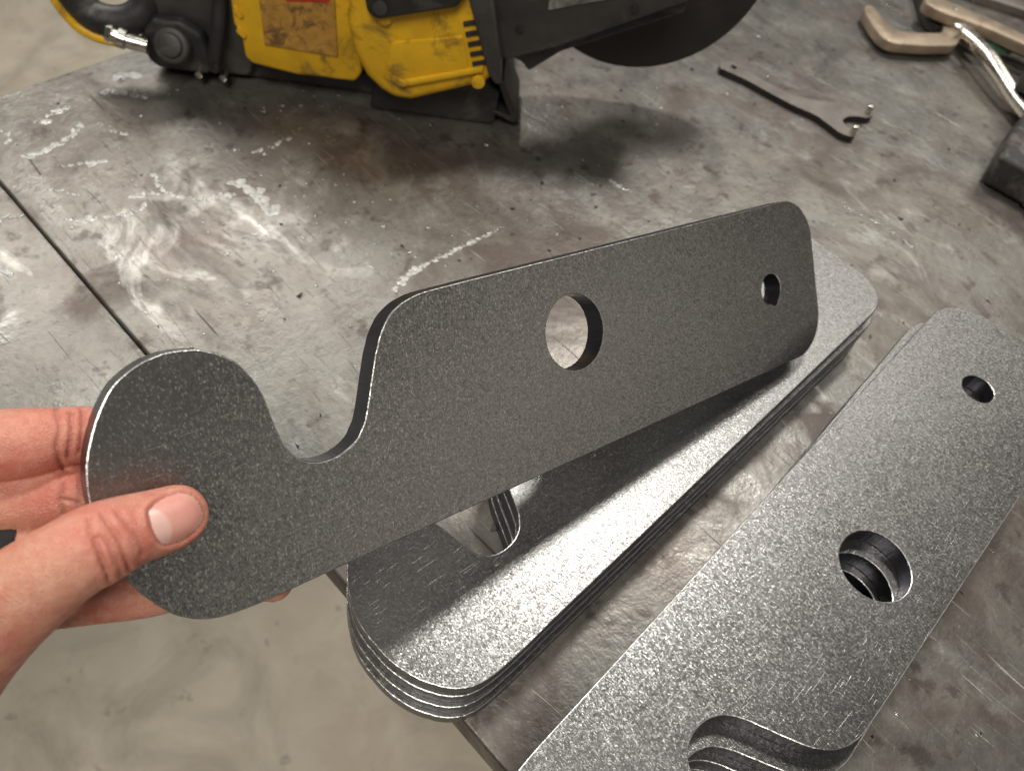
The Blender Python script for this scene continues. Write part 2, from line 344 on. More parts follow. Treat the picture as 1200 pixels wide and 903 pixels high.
# ---------------------------------------------------------------- steel hook plates
TH = .012
def outline(head=0.0):
    """u from the small end, v from the straight long edge (metres)"""
    pts = []
    def arc(cx, cy, r, a0, a1, n=10):
        for k in range(n+1):
            a = R_(a0+(a1-a0)*k/n); pts.append((cx+r*math.cos(a), cy+r*math.sin(a)))
    arc(.027, .027, .027, 270, 180); arc(.027, .073, .027, 180, 90)
    pts.append((.10, .1)); pts.append((.20, .1))
    body = [(.270, .1), (.283, .1), (.2955, .0995), (.3035, .0975), (.310, .094), (.3155, .0885), (.3205, .080), (.3258, .068), (.3315, .0555),
            (.3335, .0525), (.3385, .0475), (.347, .0445), (.3545, .0448), (.360, .047), (.364, .051), (.3665, .0565), (.3677, .0628), (.3684, .069),
            (.3692, .0756), (.3705, .081), (.373, .087), (.3762, .0917), (.3805, .0955), (.3855, .0985), (.391, .1003), (.397, .101), (.4032, .1005), (.4092, .099),
            (.4168, .095), (.4207, .0912), (.4247, .086), (.4278, .0808), (.4305, .0755), (.433, .0685), (.4345, .0605), (.4347, .052), (.434, .040), (.431, .028),
            (.4275, .0205), (.4235, .014), (.419, .0085), (.4135, .0045), (.4075, .002), (.400, .0006), (.391, 0), (.36, 0)]
    body = [(a+head*min(1, max(0, (a-.375)/.02)), b) for a, b in body]
    pts += [tuple(p[:2]) for p in catmull(body, 3)]
    pts.append((.25, 0)); pts.append((.12, 0))
    return pts
def hole(cx, cy, r, n=56, flaw=False):
    L = []
    for k in range(n):
        a = -2*math.pi*k/n; rr = r
        if flaw:
            da = (math.degrees(-a)-110+180) % 360-180
            rr += .0016*math.exp(-(da/14)**2) - .0010*math.exp(-((da+35)/12)**2)
        L.append((cx+rr*math.cos(a), cy+rr*math.sin(a)))
    return L
def plate_mesh(name, a1, v1, r1, a2, v2, r2, flaw=False, seed=0, head=0.0):
    cu = bpy.data.curves.new(name, 'CURVE'); cu.dimensions = '2D'; cu.fill_mode = 'BOTH'
    rg = np.random.default_rng(seed)
    for L in (outline(head), hole(a1, v1, r1, 48, flaw), hole(a2, v2, r2, 72)):
        s = cu.splines.new('POLY'); s.points.add(len(L)-1); s.use_cyclic_u = True
        for p, (x, y) in zip(s.points, L):
            p.co = (x+rg.normal(0, .00006), y+rg.normal(0, .00006), 0, 1)
    cu.extrude = TH/2-.0006; cu.bevel_depth = .0006; cu.bevel_resolution = 1; cu.offset = -.0006
    o = bpy.data.objects.new(name, cu); COL.objects.link(o)
    bpy.context.view_layer.update()
    me = bpy.data.meshes.new_from_object(o.evaluated_get(bpy.context.evaluated_depsgraph_get()))
    bpy.data.objects.remove(o); me.name = name
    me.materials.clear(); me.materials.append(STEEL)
    me.shade_smooth(); me.set_sharp_from_angle(angle=R_(22))
    return me
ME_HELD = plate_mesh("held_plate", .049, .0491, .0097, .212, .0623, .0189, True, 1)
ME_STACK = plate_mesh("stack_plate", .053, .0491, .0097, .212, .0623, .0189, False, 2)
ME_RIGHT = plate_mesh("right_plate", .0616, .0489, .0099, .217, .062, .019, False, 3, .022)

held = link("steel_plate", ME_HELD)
RH = Matrix([[-0.689759,-0.405044,-0.600143],[-0.69435,0.60497,0.389731],[0.20521,0.68553,-0.698525]]).to_4x4()
# mesh z runs along the plate normal; front face is w = 0, back face w = TH
held.matrix_world = Matrix.Translation(Vector([0.19583,0.35366,0.05654])) @ RH @ Matrix.Translation((0, 0, TH/2))
tag(held, "dark steel hook plate held up in the hand, tilted above the other plates", "steel plate")

def stack(pose, mesh, flip, labels, group, offs):
    x, y, zt, th = pose
    for i, (lab, (du, dv, dr)) in enumerate(zip(labels, offs)):
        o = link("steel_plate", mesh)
        M = Matrix.Translation((x, y, zt-TH/2-i*(TH+.00012))) @ Matrix.Rotation(th, 4, 'Z') @ Matrix.Translation((du+.2, dv, 0)) @ Matrix.Rotation(R_(dr), 4, 'Z') @ Matrix.Translation((-.2, 0, 0))
        if flip: M = M @ Matrix.Diagonal((1, -1, 1, 1))
        o.matrix_world = M
        tag(o, lab, "steel plate", group)
def flipped(me):
    m2 = me.copy(); 
    for v in m2.vertices: v.co.y = -v.co.y
    m2.flip_normals(); return m2
stack([0.25494,0.42743,0.048,4.10207], flipped(ME_STACK), False,
      ["bright hook plate on top of the stack below the held plate", "second plate from the top of the stack below the held plate",
       "third plate from the top of the stack below the held plate", "lowest plate of the stack below the held plate, on the tabletop"],
      "hook plates stacked below the held plate",
      [(0, 0, 0), (.0015, .002, -.45), (.0035, .003, -.25), (.005, .0045, -.1)])
stack([0.27461,0.40305,0.08382,4.11821], ME_RIGHT, False,
      ["sparkling grey hook plate on top of the right-hand stack", "second plate down in the right-hand stack, its edge jutting out past the top one",
       "third plate down in the right-hand stack, seen through the big hole", "fourth plate down in the right-hand stack",
       "fifth plate down in the right-hand stack", "sixth plate down in the right-hand stack", "bottom plate of the right-hand stack, flat on the tabletop"],
      "hook plates stacked at the right",
      [(0, 0, 0), (.012, .001, 2.0), (.017, .002, 1.8), (.019, .003, 1.9), (.017, .002, 1.8), (.019, .003, 1.9), (.018, .002, 1.8)])

# ---------------------------------------------------------------- cut-off saw at the back of the table
SAW = empty("cut_off_saw", (-.369, .528, 0), math.atan2(.0532, .3136))
tag(SAW, "grimy yellow and black cut-off saw standing at the back of the table", "power saw")
U = .001
def sp_(name, pts, y0, y1, mat, bev=3, parent=None, seg=3):
    bm = bmesh.new(); prism(bm, [(a*U, b*U) for a, b in pts], y0*U, y1*U, 'xz', bev*U, seg)
    return link(name, bm_mesh(bm, name), mat, parent or SAW, 35)
def tb_(name, pts, r, mat, n=14, parent=None, sub=6):
    bm = bmesh.new(); tube(bm, [tuple(c*U for c in p) for p in catmull(pts, sub)], r*U, n); return link(name, bm_mesh(bm, name), mat, parent or SAW, 50)
tb_("rear_handle", [(-46, 16, 135), (-46, 12, 95), (-43, 8, 66), (-34, 6, 49), (-16, 4, 44), (4, 8, 49), (16, 16, 62), (26, 24, 90)], 12.5, BLACK)
sp_("rear_housing", [(-8, 48), (12, 40), (96, 40), (96, 125), (0, 125), (-10, 84)], 26, 105, HOUSING, 10)
tb_("handle_trim", [(-58, 10, 125), (-58, 6, 95), (-55, 2, 63), (-46, 0, 42), (-33, -2, 33.5), (-16, -2, 30.5), (-6, 0, 32)], 4.2, YELLOW)
bm = bmesh.new(); tube(bm, [(-.0135, -.016, .047), (-.0095, -.016, .0458), (-.009, -.016, .0455), (-.0055, -.016, .0443), (-.005, -.016, .044), (.0005, -.016, .0423), (.001, -.016, .042), (.0154, -.014, .0383)],
     [.006, .0078, .0055, .0055, .0080, .0080, .0062, .0062], 18); link("hose_fitting", bm_mesh(bm, "hose_fitting"), BRASS, SAW, 40)
sp_("motor_housing", [(2, 12), (10, 5), (88, 6), (96, 30), (100, 75), (98, 120), (20, 120), (14, 70), (4, 44)], 6, 115, GREY, 5)
sp_("side_cover", [(8.8, 18.4), (16.7, 12.4), (58.3, 12.4), (62.2, 26.3), (58.3, 48.1), (42.4, 57.9), (20.7, 56.0), (10.8, 44.1)], -6, 8, BLACK, 4)
bm = bmesh.new(); cyl(bm, (.034, -.004, .036), (.034, -.013, .041), .0155, .014, 28, .002); cyl(bm, (.034, -.013, .041), (.034, -.0155, .0425), .010, .009, 24, .001)
link("filler_cap", bm_mesh(bm, "filler_cap"), GREY, SAW, 40)
tb_("hose", [(62, -2, 18), (66, -5, 34), (72, -3, 56), (76, 4, 85), (78, 6, 120)], 6, BLACK)
for (x, z) in ((66, 30), (70, 14), (12, 40), (50, 14)):
    bm = bmesh.new(); cyl(bm, (x*U, -.002, z*U), (x*U, -.0105, z*U), .0032, None, 12, .0006); link("bolt", bm_mesh(bm, "bolt"), BRASS if z < 20 else DARKSTEEL, SAW, 40)
sp_("base_plate", [(10, 2), (305, 0), (318, 8), (300, 22), (100, 20), (20, 14)], 14, 120, BLACK, 2)
bp = sp_("yellow_housing", [(90.6, 35.6), (95.5, 29.7), (132.0, 24.7), (181.3, 25.7), (187.2, 35.6), (187.2, 153.9), (90.6, 153.9), (85.7, 63.2), (90.6, 55.3)], -8, 110, YELLOW, 5)
lp = sp_("label_plate", [(108.8, 50.5), (167.8, 48.5), (167.8, 125.2), (110.8, 125.2)], -9.6, -7, ORANGE, .6, bp, 1)
sp_("label_strip", [(130.6, 90.7), (164.0, 95.1), (164.0, 104.9), (130.6, 101.0)], -10.2, -9, RED, .2, bp, 1)
for k in range(3):
    sp_("rib", [(87.3, 58.6+k*17), (93.2, 52.7+k*17), (96.1, 55.7+k*17), (90.2, 64.5+k*17)], -10, -4, YELLOW, 1, bp, 1)
rc = sp_("round_cover", [(204.4, 38.7), (215.7, 32.1), (230.8, 32.1), (285.4, 55.7), (296.7, 63.2), (292.9, 82.0), (276.0, 140.4), (195.0, 144.2), (183.7, 119.7), (180.0, 93.3), (183.7, 70.7), (193.1, 50.0)], -34, 60, YELLOW, 9, None, 4)
sp_("cover_panel", [(207.5, 53.0), (219.7, 47.4), (276.0, 68.0), (268.5, 98.1), (214.0, 84.9)], -35.6, -32, YELLOW, 1.2, rc, 2)
sp_("rib", [(212.4, 53.8), (220.9, 47.2), (287.2, 71.5), (286.3, 76.2), (222.7, 53.8), (215.2, 58.4)], -38, -30, YELLOW, 1.6, rc, 2)
for k in range(5):
    z = 73.4+k*8; x = 278-k*2.44
    sp_("vent_slot", [(x, z), (x+13, z+4.5), (x+12, z+8.5), (x-1, z+4)], -35.2, -30, BLACK, .5, rc, 1)
for (x, z) in ((283.5, 62), (209, 105)):
    bm = bmesh.new(); cyl(bm, (x*U, -.030, z*U), (x*U, -.0385, z*U), .0055, None, 16, .001); link("boss", bm_mesh(bm, "boss"), YELLOW, rc, 40)
tg = sp_("front_grip", [(196.5, 110.7), (203.9, 105.1), (263.1, 123.6), (268.6, 136.6), (263.1, 162.5), (202.0, 162.5), (194.7, 125.5)], -44, 20, BLACK, 5)
bm = bmesh.new(); cyl(bm, (.207, -.043, .117), (.207, -.0465, .117), .0055, None, 16, .001); link("bolt", bm_mesh(bm, "grip_bolt"), GREY, tg, 40)
bm = bmesh.new(); prism(bm, [(.192, .001), (.302, .001), (.304, .034), (.282, .050), (.198, .036)], -.008, .05, "xz", .004, 2); link("cover_foot", bm_mesh(bm, "cover_foot"), BLACK, SAW, 35)
sp_("guard_bracket", [(272.3, 138.8), (268.5, 133.2), (291.0, 70.6), (297.5, 62.2), (302.2, 64.1), (298.4, 84.6), (283.5, 142.6)], -38, 50, GREY, 1.5)
sp_("stand_foot", [(299.7, 45.5), (305.6, 45.5), (323.3, 9.0), (318.4, 6.0), (295.7, 14.9), (295.7, 17.8), (315.5, 11.9)], -8, 50, DARKSTEEL, 1)
ar = sp_("blade_arm", [(283.9, 114.2), (300.8, 64.6), (305.8, 62.6), (344.5, 80.5), (438.9, 134.1), (438.9, 191.7), (299.8, 176.8)], -4, 45, GREY, 3)
sp_("arm_label", [(331.5, 110.9), (383.0, 128.8), (383.0, 162.5), (329.5, 148.6)], -5.2, -3, WEAR, .4, ar, 1)
for (x, z) in ((312, 92), (398, 122)):
    bm = bmesh.new(); cyl(bm, (x*U, -.003, z*U), (x*U, -.0062, z*U), .003, None, 12, .0006); link("bolt", bm_mesh(bm, "arm_bolt"), DARKSTEEL, ar, 40)
sp_("belt_guard", [(300, 62), (318, 56), (326, 48), (350, 70), (440, 118), (440, 140), (310, 100)], 8, 44, BLACK, 2)
bm = bmesh.new(); cyl(bm, (.413, .058, .134), (.413, .0625, .134), .101, None, 96, .0006)
dk = link("cutting_disc", bm_mesh(bm, "cutting_disc"), DISC, SAW, 35)
bm = bmesh.new(); cyl(bm, (.413, .050, .134), (.413, .058, .134), .03, None, 40, .001); link("flange", bm_mesh(bm, "flange"), DARKSTEEL, dk, 35)
tb_("top_handle", [(150, 40, 148), (160, 40, 215), (210, 40, 235), (300, 45, 225), (330, 45, 172)], 12, BLACK)

# ---------------------------------------------------------------- pin wrench
WR = empty("pin_wrench", (.20, .72, 0)); tag(WR, "flat grey two-pin wrench lying alone on the table behind the plates", "wrench")
cx, cy = .20, .72
outl = [(.131, .7465), (.1375, .744), (.155, .738), (.181, .725), (.207, .7125), (.230, .7045), (.243, .694), (.2545, .685), (.266, .684), (.2695, .691), (.262, .697),
        (.257, .706), (.262, .7145), (.272, .7195), (.283, .7215), (.290, .729), (.288, .738), (.276, .742), (.255, .744), (.232, .741), (.205, .742), (.175, .752), (.152, .764), (.139, .766), (.130, .757)]
cu = bpy.data.curves.new("pin_wrench", 'CURVE'); cu.dimensions = '2D'; cu.fill_mode = 'BOTH'
outl[18:] = [(.276, .741), (.257, .737), (.235, .731), (.207, .731), (.178, .742), (.156, .754), (.142, .762), (.131, .757)]
outl = [(x*.985, y*.985) for x, y in outl]
for L in (catmull(outl, 3, True), [(.1425+.0032*math.cos(-a), .7425+.0032*math.sin(-a)) for a in np.linspace(0, 2*math.pi, 20)[:-1]]):
    s_ = cu.splines.new('POLY'); s_.points.add(len(L)-1); s_.use_cyclic_u = True
    for p, c in zip(s_.points, L): p.co = (c[0]-cx, c[1]-cy, 0, 1)
cu.extrude = .0030; cu.bevel_depth = .0004; cu.offset = -.0004
o = bpy.data.objects.new("tmpw", cu); COL.objects.link(o); bpy.context.view_layer.update()
me = bpy.data.meshes.new_from_object(o.evaluated_get(bpy.context.evaluated_depsgraph_get())); bpy.data.objects.remove(o)
me.materials.clear(); wb = link("bar", me, [WRENCH, SIDE_SHADE], WR, 30)
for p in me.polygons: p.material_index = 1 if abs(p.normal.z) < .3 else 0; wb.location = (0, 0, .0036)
for (x, y) in ((.2615, .6795), (.2795, .7195)):
    bm = bmesh.new(); cyl(bm, (x-cx, y-cy, .004), (x-cx, y-cy, .0155), .0034, .0031, 16, .0006); link("pin", bm_mesh(bm, "pin"), CHROME, WR, 40)

# ---------------------------------------------------------------- locking clamp
CL = empty("locking_clamp", (.40, .94, 0)); tag(CL, "tan and silver locking C-clamp pliers lying at the back right of the table", "clamp")
ox, oy = .40, .94
def flat(name, pts, z0, z1, mat, parent, bev=.0015, sm=2):
    k_ = 1-z1/.437
    bm = bmesh.new(); prism(bm, [(p[0]*k_-ox, p[1]*k_-oy) for p in (catmull(pts, sm, True) if sm > 1 else pts)], z0, z1, 'xy', bev, 2); return link(name, bm_mesh(bm, name), mat, parent, 35)
flat("jaw", [(.296, .930), (.298, .922), (.309, .890), (.318, .880), (.330, .878), (.395, .902), (.402, .908), (.410, .930), (.420, .962), (.415, .995), (.395, 1.01), (.390, .985), (.392, .955), (.388, .928), (.378, .922), (.336, .908), (.326, .912), (.312, .940), (.304, .950), (.297, .945)], .006, .017, TAN, CL)
flat("upper_jaw", [(.384, .935), (.374, .95), (.370, 1.0), (.374, 1.06), (.394, 1.07), (.396, 1.0), (.394, .96)], .004, .014, DARKSTEEL, CL)
flat("handle", [(.375, .988), (.392, .976), (.420, .969), (.455, .960), (.500, .940), (.560, .915), (.562, .925), (.505, .962), (.462, .985), (.425, 1.0), (.395, 1.01), (.378, 1.005)], .018, .030, TAN, CL, .003)
bm = bmesh.new(); tube(bm, [(x*.945-ox, y*.945-oy, .018+dz) for x, y, dz in catmull([(.412, .962, 0), (.424, .940, .001), (.436, .912, .003), (.443, .893, .003), (.452, .870, .001), (.464, .840, -.002), (.480, .805, -.003)], 6)], .0082, 14)
link("handle", bm_mesh(bm, "lower_handle"), CHROME, CL, 60)
flat("release_lever", [(.440, .920), (.452, .928), (.470, .925), (.478, .935), (.500, .925), (.505, .938), (.480, .95), (.455, .945), (.442, .935)], .008, .016, GREEN, CL)
flat("spring_link", [(.43, .945), (.47, .955), (.53, .935), (.53, .945), (.47, .972), (.43, .962)], .004, .012, BLACK, CL)
for (x, y, z) in ((.410, .985, .030), (.414, .950, .026), (.428, .925, .0255)):
    bm = bmesh.new(); cyl(bm, (x*.935-ox, y*.935-oy, z-.006), (x*.935-ox, y*.935-oy, z+.0012), .0035, .003, 14, .0006); link("rivet", bm_mesh(bm, "rivet"), BRASS, CL, 40)
PB = empty("flat_bar", (.52, 1.03, 0)); tag(PB, "grey flat steel bar lying behind the locking clamp", "bar")
bm = bmesh.new(); prism(bm, [(-.10, -.012), (.10, -.045), (.104, -.02), (-.095, .014)], 0, .010, 'xy', .001); link("bar", bm_mesh(bm, "bar"), WRENCH, PB, 30)

# ---------------------------------------------------------------- dark block at the right edge
BK = empty("black_block", (.386, .658, 0), R_(-24)); tag(BK, "scuffed black block with a rounded knob at the right edge of the table", "block")
bm = bmesh.new(); prism(bm, [(0, .0), (.045, -.004), (.12, -.004), (.125, .09), (.12, .185), (.012, .18), (.003, .09)], .002, .034, 'xy', .005, 3)
bt = link("body", bm_mesh(bm, "block_body"), RUBBER, BK, 35)
bm = bmesh.new(); prism(bm, [(.043, -.008), (.122, -.008), (.124, .17), (.047, .17)], .004, .0375, 'xy', .002, 2); link("raised_panel", bm_mesh(bm, "raised_panel"), RUBBER, BK, 35)
bm = bmesh.new(); tube(bm, [tuple(p) for p in catmull([(.002, .150, .024), (.000, .156, .040), (.006, .162, .048), (.026, .170, .056), (.06, .175, .056)], 5)], .017, 16); link("knob", bm_mesh(bm, "knob"), BLACK, BK, 60)

# ---------------------------------------------------------------- the hand
HAND = {'thumb':[[-0.16801,0.00765,0.14459,0.024],[-0.15818,0.02791,0.1589,0.0205],[-0.14345,0.04446,0.17552,0.017],[-0.13104,0.0556,0.18682,0.015],[-0.12222,0.065,0.19164,0.0134],[-0.11613,0.07367,0.19054,0.0132],[-0.11088,0.08097,0.18724,0.012],[-0.10499,0.08754,0.18297,0.0114],[-0.10128,0.09231,0.1803,0.0108]],'index':[[-0.20485,0.07799,0.18972,0.014],[-0.18554,0.09145,0.18922,0.0134],[-0.16767,0.09868,0.1865,0.0126],[-0.15765,0.10373,0.18501,0.0121],[-0.15241,0.10727,0.1839,0.011],[-0.14729,0.11107,0.18234,0.0104],[-0.14186,0.11426,0.18017,0.0102],[-0.1283,0.12227,0.17443,0.0095],[-0.11438,0.12817,0.16791,0.0087]],'middle':[[-0.2039,0.06495,0.1759,0.014],[-0.18502,0.07731,0.1723,0.0125],[-0.16735,0.08507,0.16861,0.0118],[-0.15552,0.0903,0.1671,0.0114],[-0.14259,0.09561,0.16753,0.0108],[-0.12106,0.10551,0.15914,0.0096],[-0.10281,0.11232,0.14912,0.0088]],'ring':[[-0.19952,0.05186,0.1677,0.0135],[-0.18051,0.06774,0.16309,0.0115],[-0.16259,0.07531,0.15907,0.0106],[-0.14739,0.07885,0.15515,0.0102],[-0.1313,0.0811,0.14973,0.0096],[-0.11298,0.08567,0.14113,0.0094],[-0.09419,0.09155,0.1297,0.0088],[-0.07468,0.09771,0.11723,0.0084]],'pinky':[[-0.18764,0.03282,0.15545,0.013],[-0.17174,0.04494,0.15142,0.0115],[-0.15537,0.05593,0.14922,0.0102],[-0.13518,0.06601,0.14322,0.0092],[-0.11527,0.0749,0.13823,0.0086],[-0.10351,0.08194,0.1342,0.0076]],'palm1':[[-0.16801,0.00765,0.14459,0.024],[-0.18647,0.03261,0.1572,0.016],[-0.19831,0.05155,0.16934,0.016],[-0.20277,0.06499,0.17782,0.016],[-0.20375,0.07815,0.19173,0.014]],'palm2':[[-0.15818,0.02791,0.1589,0.0205],[-0.17775,0.04136,0.16318,0.017],[-0.19021,0.05852,0.172,0.015]],'palm3':[[-0.14546,0.04508,0.17187,0.0162],[-0.15982,0.04533,0.16431,0.016],[-0.1701,0.04636,0.16225,0.016],[-0.1852,0.04284,0.16182,0.016]],'wrist':[[-0.16801,0.00765,0.14459,0.024],[-0.17467,-0.01912,0.12966,0.026],[-0.18124,-0.04525,0.11499,0.027]]}
BV, BF = ball_tmpl(20, 12); VV, FF = [], []
for ch in HAND.values():
    P = catmull(ch, 3)
    for a, b in zip(P[:-1], P[1:]):
        # a swept ball: each step of the limb is a row of overlapping balls
        n_ = max(2, int(np.linalg.norm(np.array(b[:3])-np.array(a[:3]))/.0022))
        for t in np.linspace(0, 1, n_, endpoint=False):
            c = (1-t)*np.array(a)+t*np.array(b); o_ = len(VV)*len(BV)
            VV.append(BV*c[3]+c[:3]); FF += [tuple(k+o_ for k in f_) for f_ in BF]
me = bpy.data.meshes.new("hand"); me.from_pydata(np.vstack(VV).tolist(), [], FF)
ho = bpy.data.objects.new("hand", me); COL.objects.link(ho)
md = ho.modifiers.new("r", 'REMESH'); md.mode = 'VOXEL'; md.voxel_size = .0007
sm_ = ho.modifiers.new("s", 'SMOOTH'); sm_.factor = .5; sm_.iterations = 18
bpy.context.view_layer.update()
me2 = bpy.data.meshes.new_from_object(ho.evaluated_get(bpy.context.evaluated_depsgraph_get()))
bpy.data.objects.remove(ho); me2.name = "hand"
N = len(me2.vertices); V = np.empty(N*3); me2.vertices.foreach_get("co", V); V = V.reshape(-1, 3)
NR = np.empty(N*3); me2.vertices.foreach_get("normal", NR); NR = NR.reshape(-1, 3)
RHn = np.array(RH.to_3x3()); O = np.array([0.19583,0.35366,0.05654])
UVW = (V-O) @ RHn
def seg_d(P, poly):
    A = np.array(poly[:-1]); B = np.array(poly[1:]); AB = B-A
    t = np.clip(((P[:, None]-A)*AB).sum(-1)/(AB**2).sum(-1), 0, 1)
    return np.linalg.norm(P[:, None]-(A+t[..., None]*AB), axis=-1).min(1)
ND_ = np.array([-0.14452,-0.27399,0.95081])                       # direction in which the nail and creases are laid onto the thumb, plate frame
PROJ = UVW[:, :2]+ND_[:2]*((-.022-UVW[:, 2])/ND_[2])[:, None]
facing = (NR @ RHn) @ ND_ < .05
front = np.where((UVW[:, 2] < -.003) & (UVW[:, 0] > .36) & facing)[0]
disp = np.zeros(N); crease = np.zeros(N); flush = np.zeros(N)
pf = PROJ[front]
for k, L in enumerate([[[0.43782,0.05917],[0.4384,0.05485],[0.43769,0.05045],[0.43768,0.04424],[0.43761,0.03899]],[[0.43369,0.05927],[0.43289,0.0551],[0.43181,0.05102],[0.43151,0.04567],[0.43167,0.03941]],[[0.43614,0.05287],[0.43476,0.04918],[0.43388,0.04358],[0.43406,0.03892]],[[0.4296,0.05735],[0.42753,0.05183],[0.42625,0.04655],[0.42669,0.04249]],[[0.43756,0.05245],[0.4373,0.04718],[0.43722,0.04195]]]):
    dd = seg_d(pf, np.array(catmull(L, 5)))
    amp = (.0009, .0008, .0005, .0005, .0004)[k]
    disp[front] += -amp*np.exp(-(dd/.0007)**2) + amp*.35*np.exp(-((dd-.0018)/.0010)**2)
    crease[front] = np.maximum(crease[front], (.75, .7, .45, .4, .3)[k]*np.exp(-(dd/.0005)**2))
back = np.where((UVW[:, 2] > .006) & facing)[0]
pb = UVW[back][:, :2]+ND_[:2]*((.014-UVW[back][:, 2])/ND_[2])[:, None]
for k, L in enumerate([[[0.43446,0.09182],[0.43461,0.08394],[0.43732,0.07715],[0.43796,0.07024]],[[0.43012,0.08865],[0.43163,0.08142],[0.435,0.07324]],[[0.42677,0.08822],[0.42804,0.08179],[0.43119,0.07346]],[[0.43933,0.06542],[0.44141,0.05993],[0.44183,0.05471]],[[0.44085,0.06003],[0.43637,0.057]]]):
    dd = seg_d(pb, np.array(catmull(L, 5)))
    disp[back] += -.0009*np.exp(-(dd/.0008)**2); crease[back] = np.maximum(crease[back], .8*np.exp(-(dd/.0007)**2))
NAIL = np.array([[0.42103,0.05552],[0.41822,0.05708],[0.41324,0.05794],[0.4095,0.05729],[0.40686,0.05474],[0.40553,0.05032],[0.40595,0.04668],[0.4093,0.04373],[0.41419,0.04219],[0.41851,0.04242],[0.4206,0.04363],[0.4216,0.04678],[0.42183,0.05168]]); NAILC = np.array([p[:2] for p in catmull(NAIL, 6, True)])
def inside(P, poly):
    x, y = P[:, 0], P[:, 1]; c = np.zeros(len(P), bool); j = len(poly)-1
    for i in range(len(poly)):
        xi, yi = poly[i]; xj, yj = poly[j]
        hit = ((yi > y) != (yj > y)) & (x < (xj-xi)*(y-yi)/(yj-yi+1e-12)+xi); c ^= hit; j = i
    return c
dn = seg_d(pf, np.vstack([NAILC, NAILC[:1]])); ins = inside(pf, NAILC)
disp[front] += np.where(ins, -.0006*np.clip(dn/.001, 0, 1), -.0005*np.exp(-(dn/.0007)**2) + .0006*np.exp(-((dn-.0016)/.0011)**2))
crease[front] = np.maximum(crease[front], .85*np.exp(-(dn/.0006)**2))
